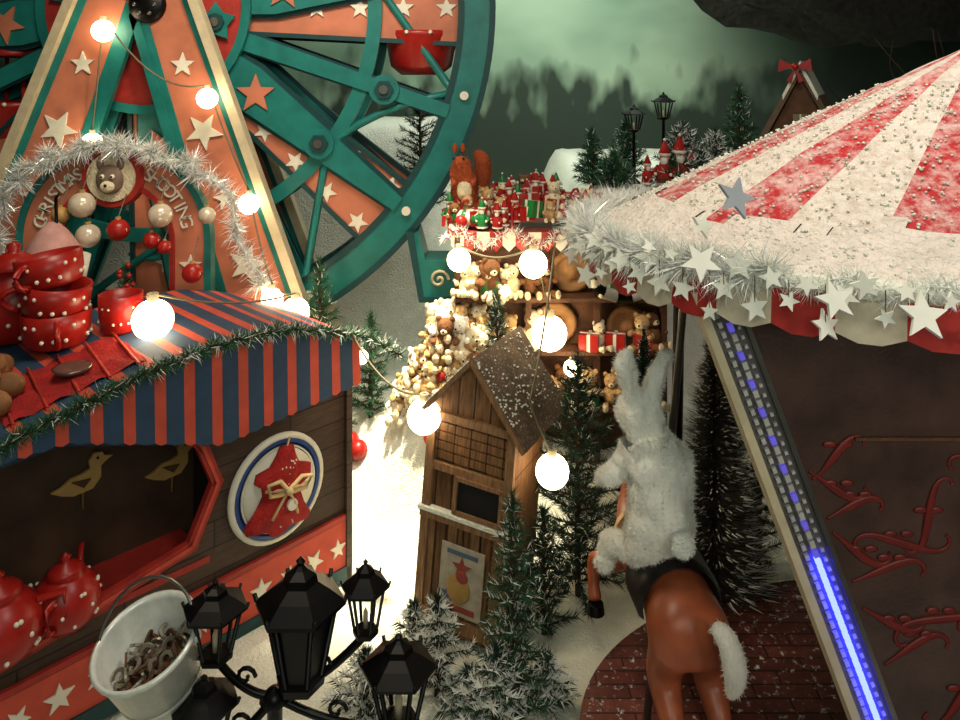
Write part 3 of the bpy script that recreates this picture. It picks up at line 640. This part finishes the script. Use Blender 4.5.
# ---------- plateau items
def lantern(mb,x,y,z,h,w,seg=6,solid=False):
    r0,r1=w*.28,w*.46; zb=z+h*.08; zt=z+h*.62
    mb.lathe([(0,0),(r0*1.1,0),(r0*1.15,h*.06),(r0*.9,h*.08),(0,h*.08)],BLK,(x,y,z),seg,False)
    for k in range(seg):
        a=2*math.pi*k/seg; mb.tube([(x+r0*math.cos(a),y+r0*math.sin(a),zb),(x+r1*math.cos(a),y+r1*math.sin(a),zt)],w*.04,BLK,5)
    if solid: mb.lathe([(r0*.93,h*.08),(r1*.93,h*.62)],BLK,(x,y,z),seg,False)
    mb.lathe([(r1*1.05,h*.6),(r1*1.3,h*.62),(r1*1.3,h*.65),(r1*.85,h*.74),(r1*.5,h*.8),(r1*.45,h*.86),(r1*.2,h*.9),(r1*.1,h*.93),(r1*.14,h*.96),(0,h)],BLK,(x,y,z),seg,False)
    mb.lathe([(r1*1.3,h*.62),(r1*.8,h*.64),(0,h*.64)],BLK,(x,y,z),seg,False)
    for k in range(seg):
        a=2*math.pi*k/seg; mb.tube([(x+r1*1.25*math.cos(a),y+r1*1.25*math.sin(a),z+h*.64),(x+r1*1.32*math.cos(a),y+r1*1.32*math.sin(a),z+h*.7)],w*.03,BLK,5)
    mb.lathe([(0,h*.08),(w*.06,h*.08),(w*.06,h*.3),(0,h*.36)],CREAM,(x,y,z),8)
def lamp_post(name,x,y,h):
    o=MB(name); z=tz(x,y)-.02
    o.lathe([(0,0),(.1,0),(.1,.05),(.04,.1),(.03,.15),(.025,h-.4),(.06,h-.38),(0,h-.38)],BLK,(x,y,z),10)
    lantern(o,x,y,z+h-.38,.42,.3); return o.done()
lamp_post('street_lamp',2.35,11.6,1.2); lamp_post('street_lamp',2.8,11.6,1.42)
ch=MB('snowy_chalet',T(4.9,11.5,tz(4.95,11.55)+.14)@Rz(-28)@Matrix.Scale(1.15,4))
ch.prism([(-.42,-.4),(.42,-.4),(.42,.45),(0,1.3),(-.42,.45)],-.4,.5,BWOOD)
for sx in(-1,1): ch.prism([(0,1.32),(sx*.6,0.15),(sx*.66,.2),(0,1.46)],-.5,.7,ROOFW); ch.prism([(0,1.40),(sx*.2,1.0),(sx*.21,1.06),(0,1.5)],-.52,.7,SNOW)
ch.box((0,-.41,.25),(.2,.04,.4),DARK); ch.box((0,-.42,.72),(.18,.04,.2),mat('chalet_window',(120,110,84),.3)); ch.box((0,-.45,.72),(.02,.03,.2),WHT); ch.box((0,-.45,.72),(.18,.03,.02),WHT)
for sx in(-1,1): ch.box((sx*.12,-.43,.25),(.03,.04,.42),WHT)
ch.M=T(-.05,-.58,1.42)
for sx in(-1,1): ch.prism([(0,0),(sx*.18,.1),(sx*.2,-.06)],-.04,.04,RED); ch.prism([(0,0),(sx*.1,-.18),(sx*.04,-.2)],-.02,.02,RED)
ch.sph((0,-.03,0),.05,RED,8,6); ch.M=I4; ch.done()
sn=MB('santa_figures')
for (x,y,s) in((2.75,11.32,.7),(3.15,11.35,.55),(2.5,11.35,.45),(2.98,11.35,.8),(3.4,11.4,.45)): santa(sn,(x,y,tz(x,y)+.02),s)
sn.done()
o=MB('red_berry_branches')
for k in range(30):
    x=4.2+U(-.5,.6); y=11.35+U(-.1,.1); z=tz(x,y); p=(x+U(-.1,.1),y,z+U(.15,.5)); o.tube([(x,y,z),p],.008,BARK,4); o.sph(p,.035,RED,8,6)
o.done()
o=MB('bare_branches')
for k in range(12):
    x=7.0+U(-.3,.3); p=[Vector((x,11.5,3.6))]
    d=Vector((U(-.5,.5),0,1)).normalized()
    for j in range(7): p.append(p[-1]+d*.36); d=(d+Vector((U(-.5,.5),U(-.2,.2),U(-.1,.2)))).normalized()
    o.tube(p,[.03-.0035*i for i in range(8)],BARK,5)
o.done()
# ---------- carousel
CX,CY,CA,CB,RZ0=3.7,5.6,2.9,1.85,4.1
ca=MB('carousel')
RR=mat('canopy_red',(180,36,40),.8,var=.15,snow=.34,snowcol=(228,204,196),soft=.13,sscale=9); RC=mat('canopy_cream',(206,188,172),.8,var=.1,bump=.5,snow=.5,snowcol=(232,220,208),soft=.08)
seg=144; AZ=5.55
def el(a,t=1,z=0): return (CX+CA*t*math.cos(a),CY+CB*t*math.sin(a),z)
def roofz(t): return RZ0+(AZ-RZ0)*(1-t)**.93
VR=mat('valance_red',(176,44,38),.7); VC=mat('valance_cream',(212,196,170),.7)
RS=mat('canopy_snow_crust',(228,214,202),.85,var=.1,bump=1,bscale=22)
for i in range(seg):
    a0=2*math.pi*i/seg;a1=2*math.pi*(i+1)/seg; m=RR if ((i+2)//6)%2==0 else RC
    vs=[];NT=28
    for j in range(NT+1):
        t=.02+.98*j/NT
        for a in(a0,a1):
            x,y,_=el(a,t); vs.append((x,y,roofz(t)+.018*noise.noise((x*4,y*4,0))))
    am=(a0+a1)/2; lim=.84+.07*noise.noise((math.cos(am)*5,math.sin(am)*5,0))+.04*noise.noise((math.cos(am)*16,math.sin(am)*16,4))
    jl=int((lim-.02)/.98*NT)
    ca.add(vs,[(2*j,2*j+1,2*j+3,2*j+2) for j in range(jl)],m,True)
    ca.add([(v[0],v[1],v[2]+.012) for v in vs],[(2*j,2*j+1,2*j+3,2*j+2) for j in range(jl,NT)],RS,True)
    m2=VR if (i//3)%2==0 else VC
    sc=.05*abs(math.sin(math.pi*((i%3)/3))); sc1=.05*abs(math.sin(math.pi*((i%3+1)/3)))
    p=el(a0,1,RZ0+.02);q=el(a1,1,RZ0+.02);r_=el(a1,1.005,RZ0-.22-sc1);w_=el(a0,1.005,RZ0-.22-sc)
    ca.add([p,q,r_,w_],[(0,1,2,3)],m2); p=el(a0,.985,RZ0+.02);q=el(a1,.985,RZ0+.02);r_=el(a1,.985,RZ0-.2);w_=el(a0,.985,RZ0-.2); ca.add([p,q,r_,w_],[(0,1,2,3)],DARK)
ca.add([el(2*math.pi*i/64,.99,RZ0-.02) for i in range(64)],[tuple(range(64))],mat('soffit',(40,28,22),.7))
ca.tube([(*el(2*math.pi*i/200,1.0)[:2],RZ0+.03+.02*noise.noise((i*.3,0,0))) for i in range(201)],[.05+.03*noise.noise((i*.4,2,0)) for i in range(201)],SNOW,8)
for k in range(2600):
    a=U(math.pi*.9,math.pi*1.8); t=1-.75*R()**1.6; x,y,_=el(a,t); r=U(.004,.011); ca.sph((x,y,roofz(t)+.012),(r*1.3,r*1.3,r),SNOW,5,3)
PL=mat('platform_planks',(112,56,46),.6,var=.3,scale=9,planks=((0,1),.5,.14),snow=.12)
ca.lathe([(0,0),(CA,0),(CA,.28),(CA*1.02,.3),(CA*1.02,.35)],mat('platform_edge',(90,30,26),.5),(CX,CY,0),96,False,sy=CB/CA)
ca.lathe([(CA*1.02,.35),(0,.35)],PL,(CX,CY,0),96,False,sy=CB/CA)
PAN=mat('lacquer_panel',(74,54,48),.3,var=.35,scale=3,bump=.1)
ca.prism([(1.42,3.98),(6.0,3.98),(6.0,.35),(2.82,.35)],4.68,4.76,PAN)
ca.prism([(6.0,3.98),(6.06,3.98),(6.06,.35),(6.0,.35)],4.68,6.6,PAN)
d=Vector((2.66-1.30,.35-3.98)).normalized(); nn=Vector((-d.y,d.x))
A0=Vector((1.30,3.98)); LN=(Vector((2.66,.35))-A0).length
def pq(l,o): v=A0+d*l+nn*o; return (v.x,v.y)
ca.prism([pq(0,0),pq(LN,0),pq(LN,.22),pq(0,.22)],4.58,4.70,mat('pillar_metal',(104,98,96),.35,metal=.4))
ca.prism([pq(0,-.03),pq(LN,-.03),pq(LN,.02),pq(0,.02)],4.55,4.70,CREAM); ca.prism([pq(0,.2),pq(LN,.2),pq(LN,.23),pq(0,.23)],4.55,4.70,STEEL)
for k in range(60):
    l=.1+k*.062
    if l<LN-.05: ca.prism([pq(l,.05),pq(l+.035,.05),pq(l+.035,.075),pq(l,.075)],4.56,4.58,LEDW); ca.prism([pq(l,.155),pq(l+.02,.155),pq(l+.02,.175),pq(l,.175)],4.565,4.58,LEDW)
for k in range(62):
    l=.25+k*.06
    if l<LN-.05: ca.prism([pq(l,.10),pq(l+.045,.10),pq(l+.045,.13),pq(l,.13)],4.54,4.58,LEDB if l>1.7 else (LEDP if k%3==0 else LEDW))
SW=mat('swirl_red',(112,32,28),.45,var=.2)
def edge(z): return 1.46+(3.98-z)*.386+.12
def scroll(cx,cz,L_,rot,fl=1):
    P=[]; x,z,th=cx,cz,rot; n_=60
    for k in range(n_):
        u=k/(n_-1); th+=fl*(2*u-1)**3*30/n_
        x+=math.cos(th)*L_/n_; z+=math.sin(th)*L_/n_
        if x>edge(z): P.append((x,4.674,z))
        elif P: break
    if len(P)<12: return
    ca.tube(P,[.010+.020*math.sin(math.pi*k/(len(P)-1))**2 for k in range(len(P))],SW,6,fy=.3)
    m_=P[len(P)//2]
    for s in(-1,1): ca.sph((m_[0]+.05*s,4.674,m_[2]+.05),(.045,.008,.022),SW,8,5)
for (x,z,l,r,f) in((2.35,2.75,.7,.2,1),(2.45,2.6,.7,-.3,-1),(2.9,2.75,.7,.6,-1),(2.5,2.35,.8,.1,1),(2.7,2.2,.8,-.4,-1),(2.85,2.45,.8,.5,1),(2.7,1.95,.8,.3,1),(2.85,1.75,.8,-.2,-1),(3.1,2.1,.9,.9,1),(3.2,1.6,.8,.2,-1),(3.4,2.7,.8,0,1),(3.4,2.3,.9,.4,-1),(2.35,3.0,.6,.1,-1),(3.8,2.1,.9,1,1)):
    scroll(x,z,l,r,f)
ca.box((3.9,4.66,3.05),(3.2,.02,.02),BWOOD)
ca.tube([(1.60,5.8,4.08),(1.22,5.62,.35)],.03,STEEL,10); ca.tube([(1.74,6.6,4.08),(1.68,6.6,.35)],.05,BLK,10)
ca.cyl((3.7,5.9,.35),.5,3.7,PAN,12)
ca.done()
ti=MB('tinsel_garland'); P=[]
for k in range(80):
    a=math.radians(140+(290-140)*k/79); x,y,_=el(a,1.01); P.append((x,y,RZ0+.05+.04*math.sin(k*1.3)))
ti.tube(P,.012,FLK,5); tinsel(ti,P[:46],240,.22,FLK,.0045); tinsel(ti,P[45:],110,.14,FLK,.004); tinsel(ti,P[:46],30,.25,TINS,.007); ti.done()
sg=MB('star_garland'); SM=mat('foam_star',(240,236,222),.6,var=.05); SM2=mat('foam_star_grey',(160,164,170),.5,var=.05)
k=0
for a_ in range(312,572,4):
    a=a_/2; x,y,_=el(math.radians(a),1.04); drop=[.08,-.06,.03,-.17,-.02,.1,-.1][k%7]+U(-.03,.03)
    sg.M=T(x,y-.03,RZ0+drop)@Rz((a-270)*.3+U(-30,30))@Ry(U(-40,40))@Rx(U(-25,0)); sg.star(0,0,U(.045,.095),-.008,.008,SM,q=.45); sg.M=I4
    if drop<0: sg.tube([(x,y-.03,RZ0+.06),(x,y-.03,RZ0+drop)],.003,WIRE,4)
    k+=1
for (x,y,z,r,m) in((1.50,4.45,4.56,.13,SM2),(1.33,4.55,4.38,.08,SM),(1.82,3.9,4.12,.11,SM),(2.18,3.74,4.09,.125,SM),(1.25,4.3,4.22,.12,SM),(1.05,4.7,4.15,.10,SM)):
    sg.M=T(x,y,z)@Ry(U(-30,30))@Rz(U(-15,15))@Rx(-25); sg.star(0,0,r,-.012,.012,m); sg.M=I4
sg.done()

# ---------- horse + rabbit
MHO=T(1.50,5.45,1.37)@Rz(5)
ho=MB('carousel_horse',MHO)
V=[(0,0,0),(0,-.18,-.02),(0,.35,0),(0,.7,-.02),(0,1.1,.02),(.06,1.33,.2),(.1,1.48,.36),(.14,1.58,.5),(.16,1.8,.37),(.17,1.95,.26),
 (-.15,-.05,-.16),(-.17,.1,-.42),(-.17,-.18,-.64),(-.17,-.12,-.88),(-.17,-.07,-1.0),
 (.15,-.05,-.16),(.17,.1,-.42),(.17,-.18,-.64),(.17,-.12,-.88),(.17,-.07,-1.0),
 (-.15,1.05,-.15),(-.28,1.12,-.28),(-.40,1.25,-.30),(-.42,1.15,-.48),(-.42,1.08,-.58),
 (.15,1.05,-.15),(.17,1.05,-.42),(.17,1.08,-.68),(.17,1.06,-.9),(.17,1.08,-.98)]
E=[(0,1),(0,2),(2,3),(3,4),(4,5),(5,6),(6,7),(7,8),(8,9),(0,10),(10,11),(11,12),(12,13),(13,14),(0,15),(15,16),(16,17),(17,18),(18,19),(4,20),(20,21),(21,22),(22,23),(23,24),(4,25),(25,26),(26,27),(27,28),(28,29)]
Rr=[.30,.23,.26,.29,.27,.2,.15,.12,.09,.07]+[.18,.14,.08,.055,.07]*2+[.14,.1,.075,.05,.065]*2
skinobj(ho,V,E,Rr,HORSE,2)
for sx in(-1,1): ho.sph((.14+sx*.07,1.56,.65),(.035,.03,.08),HORSE,8,6); ho.sph((.14+sx*.1,1.68,.5),.025,BLK,8,6)
for sx in(-1,1): ho.cyl((.17*sx,-.05,-1.02),.08,.08,BLK,12,'z',.07)
ho.cyl((.17,1.08,-1.02),.08,.09,BLK,12,'z',.07); ho.cyl((-.42,1.07,-.66),.075,.08,BLK,12,'z',.065)
skinobj(ho,[(.04,-.31,.2),(.11,-.38,.17),(.16,-.41,.02),(.17,-.40,-.14),(.14,-.37,-.26)],[(0,1),(1,2),(2,3),(3,4)],[.05,.075,.09,.08,.03],HAIRW,3,500,.03)
skinobj(ho,[(.1,1.38,.46),(.03,1.25,.34),(0,1.1,.26)],[(0,1),(1,2)],[.06,.07,.05],HAIRW,2,500,.07)
vs=[];fs=[]
for i in range(9):
    y=.14+.43*i/8
    for j in range(17):
        a=math.radians(-15+210*j/16); r=.315 if 1<=i<=7 else .29
        vs.append((r*1.02*math.cos(a),y,r*math.sin(a)))
for i in range(8):
    for j in range(16): q=i*17+j; fs.append((q,q+1,q+18,q+17))
ho.add(vs,fs,SADL,True)
ho.ring(0,.01,.28,.3,.95,1.0,GOLD,40)
ho.tube([(0,.62,.27),(0,.66,.4),(0,.68,.43)],[.06,.05,.03],SADL,8)
ho.done()
ra=MB('plush_rabbit',T(1.32,5.66,1.56)@Rz(10))
V=[(.05,0,.15),(.03,.0,.42),(.02,.02,.7),(-.03,.04,.93),(-.1,.05,1.16),(-.12,.22,1.12),(-.13,.3,1.08),
 (-.2,.03,1.34),(-.24,.02,1.52),(-.23,0,1.7),(-.03,.03,1.34),(.03,.02,1.5),(.07,0,1.68),
 (-.2,.08,.84),(-.32,.12,.70),(-.37,.24,.62),(.2,.08,.84),(.28,.18,.68),(.26,.36,.62),
 (-.12,.2,.08),(-.2,.44,.03),(-.25,.48,-.2),(-.27,.6,-.25),(.2,.18,.08),(.32,.42,.05),(.34,.46,-.2),(.34,.58,-.25)]
E=[(0,1),(1,2),(2,3),(3,4),(4,5),(5,6),(4,7),(7,8),(8,9),(4,10),(10,11),(11,12),(3,13),(13,14),(14,15),(3,16),(16,17),(17,18),(0,19),(19,20),(20,21),(21,22),(0,23),(23,24),(24,25),(25,26)]
Rr=[.20,.25,.25,.17,.19,.13,.08,.06,.08,.05,.06,.08,.05,.10,.085,.06,.10,.09,.07,.12,.09,.07,.06,.13,.10,.07,.06]
skinobj(ra,V,E,Rr,FUR,3,40000,.03,FUR,.035,fw=.06)
skinobj(ra,[(.09,-.23,.36),(.09,-.28,.38)],[(0,1)],[.10,.085],FLK,2,2500,.03,FLK)
for sx in(-1,1): ra.sph((-.12+sx*.12,.2,1.22),.03,BLK,10,7)
ra.sph((-.13,.39,1.1),(.03,.02,.025),PINK,8,6)
ra.done()

# ---------- foreground lantern cluster
lc=MB('lantern_candelabra'); hub=Vector((-1.35,5.0,1.2))
lc.lathe([(0,0),(.25,0),(.25,.06),(.1,.12),(.05,.2),(.045,.9),(.08,.95),(.05,1.0),(.05,1.15),(.1,1.2),(.05,1.26),(0,1.28)],BLK,(-1.35,5.0,-.02),14)
for (x,y,z,h,w,so) in((-1.18,5.0,1.28,.84,.5,True),(-1.74,5.0,1.45,.52,.36,False),(-.76,5.05,1.57,.5,.27,False),(-.53,4.95,1.05,.6,.42,False),(-1.78,4.9,.92,.5,.38,False)):
    lantern(lc,x,y,z,h,w,solid=so)
    b_=Vector((x,y,z)); m_=(hub+b_)/2+Vector((0,0,-.14)); P=[]
    for k in range(11):
        t=k/10; P.append(hub*(1-t)**2+m_*2*t*(1-t)+b_*t*t)
    lc.tube(P,.028,BLK,8)
    cx=hub.lerp(b_,.5); Q=[(cx.x+.07*math.cos(a*.6)*(1-a/14),cx.y,cx.z+.07*math.sin(a*.6)*(1-a/14)) for a in range(12)]; lc.tube(Q,.014,BLK,6)
lc.done()
MBU=T(-2.06,5.05,1.14)@Ry(-10)@Rx(18)@Matrix.Scale(.92,4)
bu=MB('galvanised_bucket',MBU)
bu.lathe([(0,0),(.24,0),(.25,.02),(.34,.56),(.36,.57),(.365,.6),(.34,.61),(.325,.57),(.235,.03),(0,.03)],GALV,(0,0,0),36)
bu.lathe([(.282,.2),(.29,.22),(.29,.24)],GALV,(0,0,0),36)
P=[(.35*math.cos(math.pi*k/14),.3*math.sin(math.pi*k/14),.56+.26*math.sin(math.pi*k/14)) for k in range(15)]
bu.tube(P,.012,STEEL,6)
for sx in(-1,1): bu.cyl((sx*.35-.02,0,.55),.04,.04,GALV,10,'x')
bu.done()
pc=MB('horseshoe_tokens'); TK=mat('token_metal',(140,128,114),.35,metal=.5,var=.4)
for k in range(60):
    a=k*2.4; r=.25*math.sqrt((k%30+.3)/30); pc.M=MBU@T(r*math.cos(a),r*math.sin(a),.30+.06*(k//30)+U(0,.04))@Rz(U(0,360))@Rx(U(-60,60))
    pc.ring(0,0,.03,.055,-.008,.008,TK if k%3 else BWOOD,14,.3,math.pi*2-.9)
pc.M=MBU; pc.lathe([(0,.31),(.285,.29)],BARK,(0,0,0),20); pc.M=I4; pc.done()

# ---------- string lights
sl=MB('string_lights')
BL=[(-4.76,9.6,5.87,.14),(-4.9,9.6,4.45,.13),(-3.41,9.5,5.02,.13),(-2.89,9.5,3.7,.13),(-2.46,9.0,2.66,.13),(-2.19,9.0,2.5,.17),(-3.1,7.2,2.98,.19),(-.535,7.3,2.02,.165),(.67,7.05,1.62,.155),(-.25,9.0,3.12,.14),(.63,9.0,3.07,.17),(.82,9.0,2.25,.21),(.3,9.0,2.75,.06),(1.1,9.1,1.8,.1),(-1.5,9.6,1.75,.09)]
for (x,y,z,r) in BL:
    sl.sph((x,y,z),r,BULB,18,12); sl.cyl((x,y,z+r*.92),r*.28,r*.4,CREAM,10)
def cat(a,b,sag):
    a=Vector(a);b=Vector(b); return [a.lerp(b,t/12)+Vector((0,0,-sag*4*(t/12)*(1-t/12))) for t in range(13)]
def top(i): x,y,z,r=BL[i]; return (x,y,z+r*1.3)
for i,j,s in((0,1,.1),(0,2,.3),(2,3,.05),(3,4,.1),(4,5,.05),(9,10,.15),(10,11,.0),(6,5,.1)): sl.tube(cat(top(i),top(j),s),.012,WIRE,5)
sl.tube(cat((-1.35,7.9,2.65),top(7),.2),.012,WIRE,5); sl.tube(cat(top(7),(-.10,7.15,2.62),.12),.012,WIRE,5); sl.tube(cat((.47,7.2,2.2),top(8),.05),.012,WIRE,5); sl.tube(cat((.47,7.2,2.2),(.9,9.1,3.3),.15),.012,WIRE,5)
sl.done()
o=MB('red_bauble_group')
for (x,y) in((-1.62,9.5),(-1.5,9.35),(-1.7,9.3)): o.sph((x,y,tz(x,y)+.1),.12,RED,14,9)
o.done()

# ---------- lights
def area(n,loc,tgt,size,en,col):
    l=bpy.data.lights.new(n,'AREA'); l.energy=en; l.size=size; l.color=col; l.shape='DISK'
    o=bpy.data.objects.new(n,l); bpy.context.scene.collection.objects.link(o); o.location=loc
    o.rotation_euler=(Vector(tgt)-Vector(loc)).to_track_quat('-Z','Y').to_euler(); return o
def spot(n,loc,tgt,en,col,ang,bl=.6,r=.2):
    l=bpy.data.lights.new(n,'SPOT'); l.energy=en; l.color=col; l.spot_size=math.radians(ang); l.spot_blend=bl; l.shadow_soft_size=r
    o=bpy.data.objects.new(n,l); bpy.context.scene.collection.objects.link(o); o.location=loc
    o.rotation_euler=(Vector(tgt)-Vector(loc)).to_track_quat('-Z','Y').to_euler(); return o
spot('spot_path',(-.6,8.6,9.2),(-.75,8.6,0),10500,(1,.9,.64),27,.85,.25)
area('overhead_fill_warm',(-2.5,5.5,9.5),(-2.5,8,2),2.0,235,(1,.87,.66))  # added warm overhead fill, not a modelled ceiling fixture
area('ceiling_right',(2.6,3.6,9.0),(2.6,6.0,3),2.0,195,(1,.91,.8))
area('sky_wash',(1.5,13.0,9.6),(1.6,17.8,6.0),3,640,(.92,1,.88))
area('front_fill',(0,-1.5,7.0),(0,8,2),4,165,(.9,1,.86))  # added general fill from the camera side, no visible source
spot('spot_wheel',(-1,6.5,9.5),(-3.2,10.5,4.0),800,(1,.88,.7),60,.8,.3)
spot('fill_carousel_panel',(4.0,-.5,4.6),(2.7,4.6,2.0),300,(1,.9,.78),55,.8,.5)  # unseen extra light, added to brighten the dark carousel panel
w=bpy.data.worlds.new('World'); bpy.context.scene.world=w; w.use_nodes=True; w.node_tree.nodes['Background'].inputs[0].default_value=(.62,.85,.68,1); w.node_tree.nodes['Background'].inputs[1].default_value=.075
cam=bpy.data.cameras.new('camera'); co=bpy.data.objects.new('camera',cam); bpy.context.scene.collection.objects.link(co)
co.location=(0,0,5.25); co.rotation_euler=(math.radians(90),0,0); cam.sensor_width=36; cam.lens=28.5; cam.shift_y=-280/960; cam.clip_end=200
bpy.context.scene.camera=co
bpy.context.scene.view_settings.view_transform='Standard'
